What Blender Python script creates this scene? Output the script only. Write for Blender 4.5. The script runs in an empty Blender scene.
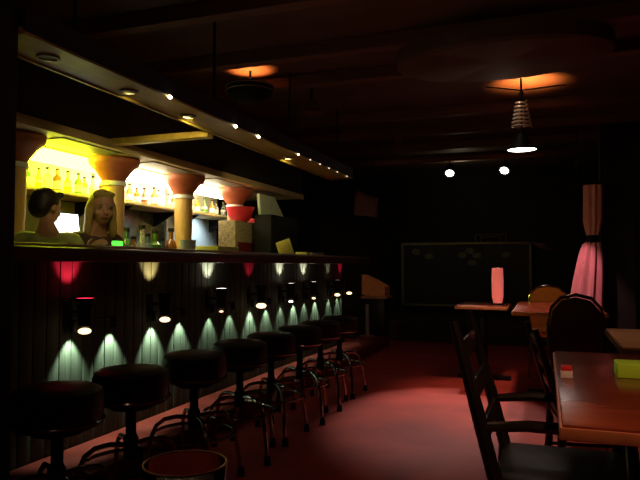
import bpy, bmesh, math, random
from mathutils import Vector, Matrix
random.seed(7)
PI = math.pi
S = bpy.context.scene
C = S.collection
def V(*a): return Vector(a)

# ------------------------------------------------------------------ materials
def mat(name, color, rough=0.5, metal=0.0, noise=0.0, scale=20.0, bump=0.0, trans=0.0, spec=0.5, color2=None, stretch=None, coat=0.0):
    m = bpy.data.materials.new(name); m.use_nodes = True
    nt = m.node_tree; b = nt.nodes['Principled BSDF']
    b.inputs['Base Color'].default_value = (*color, 1)
    b.inputs['Roughness'].default_value = rough
    b.inputs['Metallic'].default_value = metal
    b.inputs['Transmission Weight'].default_value = trans
    b.inputs['Specular IOR Level'].default_value = spec
    b.inputs['Coat Weight'].default_value = coat
    if noise or bump:
        tc = nt.nodes.new('ShaderNodeTexCoord'); mp = nt.nodes.new('ShaderNodeMapping')
        n = nt.nodes.new('ShaderNodeTexNoise'); n.inputs['Scale'].default_value = scale; n.inputs['Detail'].default_value = 5
        if stretch: mp.inputs['Scale'].default_value = stretch
        nt.links.new(tc.outputs['Object'], mp.inputs['Vector']); nt.links.new(mp.outputs[0], n.inputs['Vector'])
        r = nt.nodes.new('ShaderNodeValToRGB')
        c2 = color2 or tuple(c * (1 - noise) for c in color)
        r.color_ramp.elements[0].position = 0.3; r.color_ramp.elements[1].position = 0.7
        r.color_ramp.elements[0].color = (*c2, 1); r.color_ramp.elements[1].color = (*color, 1)
        nt.links.new(n.outputs['Fac'], r.inputs[0]); nt.links.new(r.outputs[0], b.inputs['Base Color'])
        if bump:
            bp = nt.nodes.new('ShaderNodeBump'); bp.inputs['Strength'].default_value = bump; bp.inputs['Distance'].default_value = 0.01
            nt.links.new(n.outputs['Fac'], bp.inputs['Height']); nt.links.new(bp.outputs[0], b.inputs['Normal'])
    return m
def glow(name, color, strength):
    m = bpy.data.materials.new(name); m.use_nodes = True
    b = m.node_tree.nodes['Principled BSDF']
    b.inputs['Base Color'].default_value = (*color, 1)
    b.inputs['Emission Color'].default_value = (*color, 1)
    b.inputs['Emission Strength'].default_value = strength
    return m

M = dict(
    floor=mat('red_floor', (0.38, 0.042, 0.028), 0.75, spec=0.15, noise=0.35, scale=3.0, bump=0.15),
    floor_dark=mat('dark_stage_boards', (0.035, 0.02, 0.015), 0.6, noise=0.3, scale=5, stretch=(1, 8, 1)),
    step=mat('red_step_paint', (0.16, 0.020, 0.013), 0.7, spec=0.15, noise=0.3, scale=6, bump=0.1),
    ceiling=mat('brown_ceiling', (0.12, 0.070, 0.036), 0.8, noise=0.4, scale=3),
    beam=mat('beam_wood', (0.16, 0.075, 0.035), 0.6, noise=0.4, scale=6, stretch=(1, 12, 12)),
    wall=mat('dark_wall_paint', (0.04, 0.018, 0.012), 0.7, noise=0.4, scale=4, bump=0.1),
    wall_black=mat('black_wall_paint', (0.012, 0.009, 0.008), 0.8, noise=0.3, scale=4),
    wood=mat('dark_bar_wood', (0.10, 0.042, 0.022), 0.3, noise=0.45, scale=8, stretch=(10, 1, 10), bump=0.05),
    edge=mat('tan_bar_edge', (0.30, 0.17, 0.07), 0.3, noise=0.5, scale=9, stretch=(10, 1, 10)),  # paler brown than the bar wood
    ribbed=mat('grey_green_front_boards', (0.075, 0.095, 0.070), 0.7, spec=0.15, noise=0.35, scale=5, stretch=(1, 14, 0.6), bump=0.2),
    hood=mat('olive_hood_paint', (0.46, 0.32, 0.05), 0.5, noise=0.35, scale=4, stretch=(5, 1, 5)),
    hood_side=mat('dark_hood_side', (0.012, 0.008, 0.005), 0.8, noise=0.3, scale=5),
    canopy=mat('cream_canopy_paint', (0.55, 0.42, 0.20), 0.55, noise=0.25, scale=4),
    recess=mat('recess_panel_grey', (0.16, 0.15, 0.09), 0.5, noise=0.3, scale=12),
    terracotta=mat('terracotta_capital', (0.42, 0.11, 0.05), 0.55, noise=0.3, scale=10, bump=0.1),
    column=mat('ochre_column', (0.72, 0.45, 0.15), 0.5, noise=0.3, scale=6, stretch=(3, 3, 0.6)),
    white=mat('white_gloss', (0.8, 0.8, 0.8), 0.25),
    back_white=mat('pale_back_panel', (0.80, 0.76, 0.62), 0.4, noise=0.15, scale=3),
    back_olive=mat('olive_green_panel', (0.30, 0.34, 0.14), 0.4, noise=0.4, scale=4),
    back_teal=mat('smoky_mirror_panel', (0.13, 0.17, 0.16), 0.2, metal=0.4, noise=0.6, scale=9),
    steel=mat('brushed_steel', (0.52, 0.60, 0.62), 0.35, metal=0.25, noise=0.15, scale=6, stretch=(1, 10, 1)),
    shelf=mat('shelf_board', (0.62, 0.48, 0.22), 0.5, noise=0.25, scale=8),
    black=mat('black_metal', (0.008, 0.008, 0.008), 0.6, noise=0.2, scale=20, spec=0.2),
    black_wood=mat('black_lacquer_wood', (0.014, 0.010, 0.008), 0.28, noise=0.3, scale=10, stretch=(6, 6, 1)),
    vinyl=mat('black_vinyl', (0.008, 0.006, 0.006), 0.42, spec=0.35, noise=0.2, scale=30, bump=0.15),
    chrome=mat('chrome', (0.40, 0.37, 0.36), 0.12, metal=1.0, noise=0.1, scale=30),
    rubber=mat('rubber', (0.01, 0.01, 0.01), 0.8, noise=0.1, scale=30),
    table=mat('red_brown_tabletop', (0.26, 0.055, 0.025), 0.22, noise=0.55, scale=5, stretch=(1, 3, 1), bump=0.04),
    table_edge=mat('orange_table_edge', (0.55, 0.20, 0.09), 0.35, noise=0.3, scale=12),  # brighter orange than the red-brown tops
    tan_table=mat('tan_tabletop', (0.42, 0.20, 0.10), 0.3, noise=0.4, scale=6, stretch=(1, 5, 1)),
    maroon=mat('maroon_fabric', (0.07, 0.012, 0.010), 0.8, noise=0.3, scale=60, bump=0.2),
    orange=mat('orange_fabric', (0.80, 0.26, 0.03), 0.7, noise=0.2, scale=30, bump=0.1),
    pink=mat('pink_curtain', (0.85, 0.34, 0.34), 0.7, noise=0.25, scale=14, stretch=(5, 5, 0.5), bump=0.2),
    red=mat('red_plastic', (0.75, 0.04, 0.05), 0.35, noise=0.2, scale=8),
    dark_red=mat('dark_red_panel', (0.16, 0.012, 0.012), 0.5, noise=0.3, scale=8),
    lime=mat('lime_green_card', (0.48, 0.95, 0.05), 0.45, noise=0.1, scale=20),
    olive_box=mat('speckled_beige_box', (0.50, 0.42, 0.22), 0.6, noise=0.7, scale=45),
    pale_green=mat('pale_green_screen', (0.62, 0.75, 0.52), 0.5, noise=0.15, scale=10),
    menu=mat('yellow_card', (0.80, 0.72, 0.15), 0.5, noise=0.2, scale=15),
    amber_wood=mat('orange_brown_wood', (0.62, 0.24, 0.08), 0.45, noise=0.4, scale=10, stretch=(6, 6, 1)),
    board=mat('black_board', (0.012, 0.012, 0.010), 0.5, noise=0.5, scale=5),
    patch=mat('faded_round_patch', (0.20, 0.20, 0.11), 0.6, noise=0.6, scale=14),
    frame=mat('dull_brass_frame', (0.30, 0.24, 0.13), 0.4, metal=0.4, noise=0.3, scale=20),
    skin=mat('skin', (0.50, 0.25, 0.15), 0.5, noise=0.12, scale=20),
    hair_dark=mat('dark_hair', (0.022, 0.012, 0.008), 0.5, noise=0.4, scale=40, stretch=(1, 1, 5), bump=0.3),
    hair_blond=mat('blond_hair', (0.50, 0.36, 0.10), 0.5, noise=0.45, scale=40, stretch=(1, 1, 5), bump=0.3),
    shirt_green=mat('yellow_green_shirt', (0.50, 0.55, 0.16), 0.8, noise=0.3, scale=20),
    shirt_brown=mat('dark_brown_shirt', (0.10, 0.055, 0.04), 0.8, noise=0.3, scale=20),
    trousers=mat('dark_trousers', (0.02, 0.02, 0.025), 0.8, noise=0.3, scale=20),
    eye=mat('eye_white', (0.35, 0.33, 0.30), 0.2), iris=mat('iris', (0.03, 0.015, 0.01), 0.2),
    lip=mat('lip', (0.42, 0.12, 0.10), 0.4),
    cymbal=mat('cymbal_bronze', (0.75, 0.32, 0.28), 0.35, metal=0.6, noise=0.3, scale=20),
    label=mat('paper_label', (0.85, 0.82, 0.70), 0.6, noise=0.2, scale=30),
    b_yellow=mat('yellow_bottle_glass', (0.42, 0.42, 0.02), 0.12, trans=0.2, noise=0.2, scale=10),
    b_green=mat('green_bottle_glass', (0.10, 0.24, 0.02), 0.12, trans=0.2, noise=0.2, scale=10),
    b_brown=mat('brown_bottle_glass', (0.28, 0.11, 0.02), 0.12, trans=0.3, noise=0.2, scale=10),
    b_clear=mat('clear_bottle_glass', (0.85, 0.88, 0.82), 0.08, trans=0.75, noise=0.05, scale=10),
    b_amber=mat('amber_spirit_glass', (0.80, 0.32, 0.04), 0.10, trans=0.35, noise=0.2, scale=10),
    b_teal=mat('teal_bottle_glass', (0.10, 0.22, 0.22), 0.12, trans=0.3, noise=0.2, scale=10),
)
def glass_mat():
    m = bpy.data.materials.new('tumbler_glass'); m.use_nodes = True
    nt = m.node_tree; b = nt.nodes['Principled BSDF']
    b.inputs['Base Color'].default_value = (1, 0.92, 0.9, 1); b.inputs['Roughness'].default_value = 0.02
    b.inputs['Transmission Weight'].default_value = 1.0; b.inputs['IOR'].default_value = 1.45
    return m
M['glass'] = glass_mat()

# ------------------------------------------------------------------ mesh builder
class MB:
    def __init__(s): s.bm = bmesh.new()
    def box(s, x0, x1, y0, y1, z0, z1, bev=0.0, mtx=None):
        r = bmesh.ops.create_cube(s.bm, size=1)
        vs = r['verts']
        mx = Matrix.Translation(((x0+x1)/2, (y0+y1)/2, (z0+z1)/2)) @ Matrix.Diagonal((abs(x1-x0), abs(y1-y0), abs(z1-z0), 1))
        bmesh.ops.transform(s.bm, matrix=mx, verts=vs)
        if bev > 0:
            es = list({e for v in vs for e in v.link_edges})
            rb = bmesh.ops.bevel(s.bm, geom=es, offset=bev, segments=2, affect='EDGES', profile=0.6)
            vs = list({v for f in rb['faces'] for v in f.verts} | {v for v in vs if v.is_valid})
        if mtx is not None: bmesh.ops.transform(s.bm, matrix=mtx, verts=vs)
        return s
    def tube(s, pts, r, seg=8, closed=False, cap=True):
        pts = [Vector(p) for p in pts]; n = len(pts)
        rs = r if isinstance(r, (list, tuple)) else [r]*n
        rings = []; prev = None
        for i, p in enumerate(pts):
            if closed: t = (pts[(i+1) % n] - pts[i-1])
            elif i == 0: t = pts[1]-pts[0]
            elif i == n-1: t = pts[-1]-pts[-2]
            else: t = (pts[i+1]-pts[i]).normalized() + (pts[i]-pts[i-1]).normalized()
            t.normalize()
            if prev is None:
                a = Vector((0, 0, 1)) if abs(t.z) < 0.9 else Vector((1, 0, 0))
                u = t.cross(a).normalized()
            else:
                u = (prev - t*prev.dot(t)).normalized()
            prev = u; w = t.cross(u)
            rings.append([s.bm.verts.new(p + (u*math.cos(2*PI*k/seg) + w*math.sin(2*PI*k/seg))*rs[i]) for k in range(seg)])
        m = n if closed else n-1
        for i in range(m):
            a, b = rings[i], rings[(i+1) % n]
            for k in range(seg): s.bm.faces.new((a[k], a[(k+1) % seg], b[(k+1) % seg], b[k]))
        if cap and not closed:
            s.bm.faces.new(rings[0][::-1]); s.bm.faces.new(rings[-1])
        return s
    def lathe(s, prof, c=(0, 0, 0), seg=24, sx=1, sy=1, mtx=None):
        rings = []; new = []
        for r, z in prof:
            if r < 1e-5: ring = [s.bm.verts.new((c[0], c[1], c[2]+z))]
            else: ring = [s.bm.verts.new((c[0]+r*sx*math.cos(2*PI*k/seg), c[1]+r*sy*math.sin(2*PI*k/seg), c[2]+z)) for k in range(seg)]
            rings.append(ring); new += ring
        for a, b in zip(rings, rings[1:]):
            for k in range(seg):
                k2 = (k+1) % seg
                if len(a) == 1 and len(b) == 1: continue
                if len(a) == 1: s.bm.faces.new((a[0], b[k2], b[k]))
                elif len(b) == 1: s.bm.faces.new((a[k], a[k2], b[0]))
                else: s.bm.faces.new((a[k], a[k2], b[k2], b[k]))
        if mtx is not None: bmesh.ops.transform(s.bm, matrix=mtx, verts=new)
        return s
    def sphere(s, c, r, seg=16, sc=(1, 1, 1), rot=None):
        res = bmesh.ops.create_uvsphere(s.bm, u_segments=seg, v_segments=max(6, seg//2), radius=r)
        mx = Matrix.Translation(c) @ (rot or Matrix.Identity(4)) @ Matrix.Diagonal((*sc, 1))
        bmesh.ops.transform(s.bm, matrix=mx, verts=res['verts'])
        return s
    def prism(s, poly, d0, d1, axis='x', bev=0):
        # poly in the plane across axis, extruded from d0 to d1
        def p(u, v, d): return {'x': (d, u, v), 'y': (u, d, v), 'z': (u, v, d)}[axis]
        a = [s.bm.verts.new(p(u, v, d0)) for u, v in poly]; b = [s.bm.verts.new(p(u, v, d1)) for u, v in poly]
        s.bm.faces.new(a); s.bm.faces.new(b[::-1])
        n = len(poly)
        for i in range(n): s.bm.faces.new((a[i], b[i], b[(i+1) % n], a[(i+1) % n]))
        return s
    def build(s, name, m, parent=None, smooth=True, loc=None):
        bmesh.ops.recalc_face_normals(s.bm, faces=s.bm.faces)
        me = bpy.data.meshes.new(name); s.bm.to_mesh(me); s.bm.free()
        me.materials.append(m if not isinstance(m, str) else M[m])
        if smooth:
            me.polygons.foreach_set('use_smooth', [True]*len(me.polygons))
            try: me.set_sharp_from_angle(angle=math.radians(35))
            except Exception: pass
        o = bpy.data.objects.new(name, me); C.objects.link(o)
        if loc is not None: o.location = loc
        if parent is not None: o.parent = parent
        return o
def tag(o, label=None, cat=None, group=None, kind=None):
    if label: o['label'] = label
    if cat: o['category'] = cat
    if group: o['group'] = group
    if kind: o['kind'] = kind
    return o
def empty(name, loc, label, cat, group=None, rz=0):
    o = bpy.data.objects.new(name, None); C.objects.link(o)
    o.location = loc; o.rotation_euler = (0, 0, rz); o.empty_display_size = 0.1
    return tag(o, label, cat, group)
def copy_tree(o, parent=None):
    c = o.copy(); C.objects.link(c); c.parent = parent
    for ch in [x for x in bpy.data.objects if x.parent == o]: copy_tree(ch, c)
    return c
def struct(o): return tag(o, kind='structure')
def light(kind, name, loc, power, color, target=None, size=0.03, angle=60, blend=0.4, parent=None):
    l = bpy.data.lights.new(name, kind); l.energy = power; l.color = color
    if kind == 'SPOT':
        l.spot_size = math.radians(angle); l.spot_blend = blend; l.shadow_soft_size = size
    elif kind == 'POINT': l.shadow_soft_size = size
    o = bpy.data.objects.new(name, l); C.objects.link(o); o.location = loc
    if target is not None:
        o.rotation_euler = (Vector(target)-Vector(loc)).to_track_quat('-Z', 'Y').to_euler()
    return o

# ------------------------------------------------------------------ setting
CZ = 2.75
struct(MB().box(-4.1, 1.4, -0.6, 8.95, -0.1, 0).build('floor', 'floor', smooth=False))
struct(MB().box(-4.1, 1.4, -0.6, 11.2, CZ, CZ+0.1).build('ceiling', 'ceiling', smooth=False))
struct(MB().box(-4.2, -4.0, -0.6, 11.2, 0, CZ).build('wall_left', 'wall_black', smooth=False))
struct(MB().box(1.3, 1.4, -0.6, 11.2, 0, CZ).build('wall_right', 'wall', smooth=False))
struct(MB().box(-4.0, 1.3, 11.0, 11.2, 0, CZ).build('wall_far', 'wall_black', smooth=False))
struct(MB().box(-4.0, 1.3, -0.6, -0.5, 0, CZ).build('wall_near', 'wall_black', smooth=False))
struct(MB().box(-2.32, -1.96, 1.48, 1.89, 0, CZ, 0.01).build('trim_1', 'wall_black', smooth=False))
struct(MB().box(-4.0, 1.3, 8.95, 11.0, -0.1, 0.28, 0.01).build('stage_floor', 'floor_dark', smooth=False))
for y in (3.4, 4.3, 5.0, 6.5, 7.4, 8.4, 9.4):
    struct(MB().box(-3.98, 1.29, y-0.05, y+0.05, CZ-0.10, CZ, 0.006).build('ceiling_beam', 'beam', smooth=False))
struct(MB().box(0.60, 0.95, 7.75, 7.95, 0, CZ, 0.01).build('trim_2', 'wall_black', smooth=False))
# rounded plaster drum hung under the ceiling
o = MB().lathe([(0, 0), (0.70, 0), (0.74, 0.02), (0.74, 0.115), (0, 0.115)], seg=64, sx=1.0, sy=0.62).build('ceiling_disc', 'ceiling')
o.location = (-0.28, 4.52, 2.53)
tag(o, 'wide dim brown rounded drop panel on ceiling beams above the coil lamp', 'ceiling panel')

# ------------------------------------------------------------------ the bar
bar = empty('bar_counter', (-2.35, 4.75, 0), 'long dark wooden bar counter with tan edge beside the stools', 'bar counter')
def P(mb, name, m, par, smooth=True):
    o = mb.build(name, m, None, smooth); o.location = -Vector(par.location); o.parent = par
    return o
P(MB().box(-2.62, -2.10, 1.92, 7.6, 1.13, 1.185, 0.008), 'countertop', 'wood', bar)
P(MB().box(-2.10, -2.075, 1.92, 7.6, 1.115, 1.180, 0.006), 'edge_board', 'wood', bar)
P(MB().tube([(-2.085, 1.92, 1.19), (-2.085, 7.6, 1.19)], 0.007), 'edge_trim', 'edge', bar)
mb = MB(); y = 1.92
while y < 7.55:
    mb.box(-2.46, -2.42, y+0.003, y+0.087, 0.0, 1.13, 0.006); y += 0.09
P(mb, 'front_panel', 'ribbed', bar)
P(MB().box(-2.50, -2.465, 1.92, 7.58, 0, 1.13), 'backing_board', 'wood', bar, False)
P(MB().box(-2.62, -2.42, 7.5, 7.6, 0, 1.129), 'end_panel', 'wood', bar, False)
o = MB().box(-2.415, -2.02, 1.92, 8.4, 0, 0.12, 0.012).build('foot_step', 'step')
tag(o, 'long low red painted step running along the foot of the bar', 'step')

# up-down lamps on the bar front
WHITE = (1.0, 0.86, 0.72); PALE = (0.80, 1.0, 0.74); RED = (1.0, 0.02, 0.06); AMBER = (1.0, 0.62, 0.28)
GL = dict(white=glow('lamp_glow_white', (1, 0.85, 0.75), 7), red=glow('lamp_glow_red', (1, 0.03, 0.08), 3.0), warm=glow('lamp_glow_warm', (1, 0.66, 0.36), 2.6), dim=glow('lamp_glow_dim', (1, 0.6, 0.4), 2.0), off=mat('lamp_lens_unlit', (0.10, 0.08, 0.06), 0.3))
rows = [  # y, top colour, top glow, up power, bottom glow, down powers, bulb radius, description
    (2.69, RED, 'red', 1.6, 'warm', (1.6, 2.0), 0.034, 'glowing red on top, the nearest to the camera'),
    (3.43, AMBER, 'off', 1.6, 'warm', (2.3, 1.5), 0.034, 'throwing amber upward, second from the near end'),
    (4.17, WHITE, 'white', 2.4, 'dim', (0.8, 0.7), 0.016, 'with bright white top disc, third from near end'),
    (4.87, RED, 'off', 0.4, 'warm', (1.7, 1.0), 0.045, 'with large round bulb, fourth from near end'),
    (5.53, WHITE, 'white', 2.2, 'white', (0.5, 1.4), 0.020, 'with white top disc, fifth from the near end'),
    (6.16, WHITE, 'white', 2.0, 'warm', (0.5, 1.2), 0.020, 'with white top disc, sixth from the near end'),
    (6.95, WHITE, 'dim', 0.2, 'warm', (0.5, 0.5), 0.034, 'with small dim top, seventh from near end'),
    (7.42, RED, 'red', 0.5, 'warm', (0.1, 0.1), 0.034, 'last at the far end of the bar'),
]
for y, tc, tg, up, bg, dn, br, desc in rows:
    X = -2.30
    s = empty('bar_front_lamp', (-2.42, y, 0.84), 'small bar front lamp ' + desc, 'lamp', 'lamps along the bar front')
    def Q(mb, name, m): return P(mb, name, m, s)
    Q(MB().box(-2.42, -2.408, y-0.03, y+0.03, 0.77, 0.91, 0.003).tube([(-2.41, y, 0.85), (X, y, 0.85)], 0.009), 'bracket', 'black')
    Q(MB().lathe([(0.020, 0.772), (0.030, 0.775), (0.034, 0.80), (0.036, 0.86), (0.052, 0.92), (0.050, 0.925), (0.034, 0.88), (0, 0.86)], c=(X, y, 0)), 'lamp_body', 'black')
    Q(MB().lathe([(0, 0.921), (0.030, 0.922), (0.049, 0.923)], c=(X, y, 0)), 'top_lens', GL[tg])
    Q(MB().sphere((X, y, 0.750), br, 14, (1, 1, 0.5)), 'bulb', GL[bg])
    mb = MB().tube([(-2.38, y-0.02, 0.80), (-2.38, y+0.36, 0.80)], 0.007)
    for dy in (0.0, 0.33):
        mb.lathe([(0.0, 0.81), (0.016, 0.80), (0.022, 0.74), (0.020, 0.74), (0.012, 0.775), (0, 0.775)], c=(-2.375, y+dy, 0), seg=14)
    Q(mb, 'downlight_rail', 'black')
    for dy, w in zip((0.0, 0.33), dn):
        light('SPOT', 'downlight', (-2.372, y+dy+0.02, 0.735), w*9.5, PALE, target=(-2.50, y+dy+0.02, 0.0), size=0.010, angle=76, blend=0.6)
    light('SPOT', 'uplight', (X, y, 0.935), up*13, tc, target=(-2.42, y, 1.13), size=0.02, angle=58, blend=0.6)

# ------------------------------------------------------------------ bar stools
def make_stool():
    r = empty('bar_stool', (0, 0, 0), 'x', 'bar stool', 'black padded bar stools along the bar')
    prof = [(0, 0.515), (0.145, 0.515), (0.156, 0.525), (0.160, 0.56), (0.161, 0.62), (0.154, 0.643), (0.13, 0.656), (0.07, 0.661), (0, 0.662)]
    mb = MB().lathe(prof, seg=36)
    st = mb.build('seat', 'vinyl', r)
    MB().tube([(0.161*math.cos(a*PI/18), 0.161*math.sin(a*PI/18), 0.535) for a in range(36)], 0.006, 6, closed=True).build('seat_band', 'chrome', st)
    MB().lathe([(0, 0.49), (0.09, 0.49), (0.11, 0.514), (0, 0.514)], seg=20).build('seat_plate', 'black', r)
    MB().lathe([(0.0, 0.28), (0.03, 0.28), (0.032, 0.36), (0.022, 0.38), (0.022, 0.49), (0, 0.49)], seg=16).build('post', 'black', r)
    MB().tube([(0.205*math.cos(a*PI/20), 0.205*math.sin(a*PI/20), 0.255) for a in range(40)], 0.009, 8, closed=True).build('foot_ring', 'chrome', r)
    for k in range(4):
        a = PI/4 + k*PI/2 + 0.25; d = Vector((math.cos(a), math.sin(a), 0))
        pts = [d*0.02+V(0, 0, 0.335), d*0.09+V(0, 0, 0.345), d*0.15+V(0, 0, 0.338), d*0.19+V(0, 0, 0.31), d*0.213+V(0, 0, 0.255), d*0.235+V(0, 0, 0.15), d*0.25+V(0, 0, 0.03)]
        lg = MB().tube(pts, 0.011, 8).build('leg', 'chrome', r)
        p = d*0.252
        MB().lathe([(0, 0), (0.022, 0), (0.016, 0.05), (0, 0.05)], c=(p.x, p.y, 0), seg=12).build('rubber_foot', 'rubber', lg)
    return r
sty = [1.83, 2.26, 2.77, 3.27, 3.71, 4.21, 4.65, 5.13]
names = ['nearest the camera, its legs lost in darkness', 'second from the near end with pale wall light behind', 'third from the near end, its foot ring behind the glass', 'fourth from the near end of the row', 'fifth from the near end of the row', 'sixth along the row toward the far end', 'next to last toward the far end', 'farthest from the camera, legs bright on the red floor']
proto = make_stool()
for i, y in enumerate(sty):
    o = proto if i == 0 else copy_tree(proto)
    o.location = (-1.68, y, 0); o.rotation_euler.z = 0.0 if i == 0 else random.uniform(-0.3, 0.3)
    o['label'] = 'round black padded bar stool ' + names[i]

# ------------------------------------------------------------------ hood over the bar, crossbeam, string of little lights
hood = empty('overhead_hood', (-2.05, 4.4, 2.02), 'long olive wooden hood with recessed fittings hanging over the bar counter', 'hood')
P(MB().box(-2.16, -1.93, 1.89, 6.35, 2.02, 2.05, 0.004), 'underside', 'hood', hood, False)
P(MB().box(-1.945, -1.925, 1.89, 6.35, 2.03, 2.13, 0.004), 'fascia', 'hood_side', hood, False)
P(MB().box(-2.175, -2.155, 1.89, 6.35, 2.012, 2.13, 0.004), 'rear_board', 'hood', hood, False)
for y in (2.15, 2.72, 3.3, 4.9):
    P(MB().lathe([(0.050, 2.021), (0.050, 2.012), (0.038, 2.012), (0.036, 2.0195), (0, 2.0195)], c=(-2.06, y, 0), seg=28), 'recessed_ring', 'recess', hood)
for y in (2.3, 3.6, 4.9, 6.2):
    P(MB().tube([(-2.05, y, 2.12), (-2.05, y, CZ)], 0.01), 'hanging_rod', 'black', hood)
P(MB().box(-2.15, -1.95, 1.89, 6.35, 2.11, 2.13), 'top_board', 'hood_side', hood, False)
o = MB().box(-3.0, -2.18, 3.74, 3.82, 1.985, 2.03, 0.004).build('cross_beam', 'hood', smooth=False)
tag(o, 'short olive wooden crossbeam joining the hood to the back bar canopy', 'beam')
# little lights
ch = empty('string_lights', (-1.918, 4.5, 2.03), 'string of tiny white bulbs along the lower front edge of the hood', 'string lights')
ys = [2.887, 3.655, 4.006, 4.77, 5.05, 5.3, 5.55, 5.8, 6.12]
P(MB().tube([(-1.918, 2.0 + k*0.2, 2.030 - 0.004*(k % 2)) for k in range(24)], 0.003, 6), 'wire', 'black', ch)
g1 = glow('tiny_bulb', (1, 0.9, 0.8), 14); g2 = glow('tiny_bulb_dim', (1, 0.75, 0.6), 1.3)
for i, y in enumerate(ys):
    P(MB().sphere((-1.918, y, 2.018), 0.010 if i < 3 else 0.007, 10, (1, 1.6, 1)), 'bulb', g1 if i < 3 else (g1 if i == 3 else g2), ch)
# dark ribbed vent beside the pillar
mb = MB()
for k in range(9): mb.box(-2.78, -2.72, 2.42, 2.62, 2.10+k*0.05, 2.125+k*0.05)
mb.box(-2.80, -2.78, 2.40, 2.64, 2.06, 2.56)
o = mb.build('slatted_vent', 'recess', smooth=False); tag(o, 'dark narrow slatted vent seen beside the black pillar above the bar', 'vent')
for z in (2.56,):
    P(MB().tube([(-2.79, 2.52, 2.56), (-2.79, 2.52, CZ)], 0.008), 'hanging_rod', 'black', o) if False else None
mb = MB().tube([(-2.79, 2.45, 2.55), (-2.79, 2.45, CZ)], 0.008).tube([(-2.79, 2.59, 2.55), (-2.79, 2.59, CZ)], 0.008)
mb.build('hanging_rods', 'black', o)

# ------------------------------------------------------------------ back bar canopy, columns, shelves
UZ = 1.97
can = empty('back_bar_canopy', (-3.4, 5, UZ), 'cream canopy roof over the lit back bar with grey inset panels', 'canopy')
P(MB().box(-3.98, -3.0, 2.6, 7.6, UZ, UZ+0.04, 0.003), 'canopy_board', 'canopy', can, False)
P(MB().box(-3.0, -2.975, 2.6, 7.6, UZ-0.012, UZ+0.05, 0.004), 'front_trim', 'canopy', can, False)
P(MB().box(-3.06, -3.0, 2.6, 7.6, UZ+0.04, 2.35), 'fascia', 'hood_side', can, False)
for y in (3.72, 4.78, 5.83, 6.85):
    q = P(MB().box(-3.28, -3.08, y-0.36, y+0.30, UZ-0.006, UZ+0.001), 'inset_panel', 'recess', can, False)
for y in (2.8, 5.0, 7.3):
    P(MB().tube([(-3.03, y, 2.34), (-3.03, y, CZ)], 0.012), 'hanging_rod', 'black', can)
bb = empty('back_counter', (-3.6, 5, 0), 'dark low cabinet counter behind the bar under the lit shelves', 'counter')
P(MB().box(-3.98, -3.22, 2.4, 7.6, 1.0, 1.045, 0.006), 'countertop', 'wood', bb)
P(MB().box(-3.98, -3.27, 2.4, 7.6, 0.0, 1.0), 'cabinet_body', 'wood', bb, False)
for k in range(6):
    P(MB().box(-3.27, -3.25, 2.45+k*0.85, 3.25+k*0.85, 0.08, 0.95, 0.004), 'door', 'black_wood', bb)
cn = ['half hidden at the left beside the black pillar', 'second from the left, lit yellow green', 'third from the left, lit amber with a white collar', 'last at the right beside the red bowl']
cp = None
for i, y in enumerate((3.17, 4.2, 5.25, 6.32)):
    c = empty('column', (-3.32, y, 1.045), 'ochre back bar column with terracotta capital, ' + cn[i], 'column', 'columns along the back bar') if i == 0 else None
    if i == 0:
        MB().lathe([(0, 0), (0.095, 0), (0.10, 0.03), (0.075, 0.06), (0.072, 0.1), (0.085, 0.40), (0.088, 0.66), (0.085, 0.70), (0, 0.70)], seg=28).build('shaft', 'column', c)
        MB().lathe([(0, 0.70), (0.098, 0.70), (0.102, 0.71), (0.098, 0.735), (0, 0.735)], seg=28).build('collar', 'white', c)
        MB().lathe([(0, 0.735), (0.085, 0.735), (0.10, 0.76), (0.15, 0.83), (0.20, 0.87), (0.205, 0.885), (0.205, 0.922), (0, 0.922)], seg=32).build('capital', 'terracotta', c)
        cp = c
    else:
        c = copy_tree(cp); c.location = (-3.32, y, 1.045); c['label'] = 'ochre back bar column with terracotta capital, ' + cn[i]

bays = [(3.30, 4.62, 'back_olive', (0.85, 0.95, 0.028), 66, 'left bay glowing yellow green'),
        (4.66, 5.80, 'back_teal', (1.0, 0.86, 0.55), 42, 'middle bay with white glow'),
        (5.84, 6.95, 'steel', (1.0, 0.93, 0.62), 42, 'right bay beside the last column')]
lbx = [(3.38, 4.36), (4.47, 5.42), (5.52, 6.42)]
for i, (y0, y1, bp, col, st, d) in enumerate(bays):
    s = empty('back_bar_shelf', (-3.7, (y0+y1)/2, 1.68), 'wooden bottle shelf with pale back panel, ' + d, 'shelf', 'shelves of the back bar')
    P(MB().box(-3.90, -3.55, y0, y1, 1.655, 1.68, 0.004), 'shelf_board', 'shelf', s)
    P(MB().box(-3.93, -3.90, y0, y1, 1.66, UZ, 0.002), 'back_panel', 'back_white', s, False)
    P(MB().box(-3.93, -3.905, y0, y1, 1.05, 1.65, 0.002), 'lower_panel', bp, s, False)
    for yy in (y0+0.2, y1-0.2):
        P(MB().prism([(-3.90, 1.655), (-3.62, 1.655), (-3.90, 1.50)], yy-0.008, yy+0.008, 'y'), 'bracket', 'black', s)
    a, b = lbx[i]
    lb = empty('light_box', (-3.5, (a+b)/2, UZ-0.12), 'bright fluorescent light box under the canopy, ' + d, 'light', 'light boxes over the back bar')
    P(MB().box(-3.56, -3.44, a, b, UZ-0.10, UZ-0.012, 0.006), 'diffuser', glow('diffuser_%d' % i, col, st*0.42), lb)
    P(MB().box(-3.57, -3.43, a-0.01, b+0.01, UZ-0.012, UZ), 'housing', 'white', lb, False)

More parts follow.
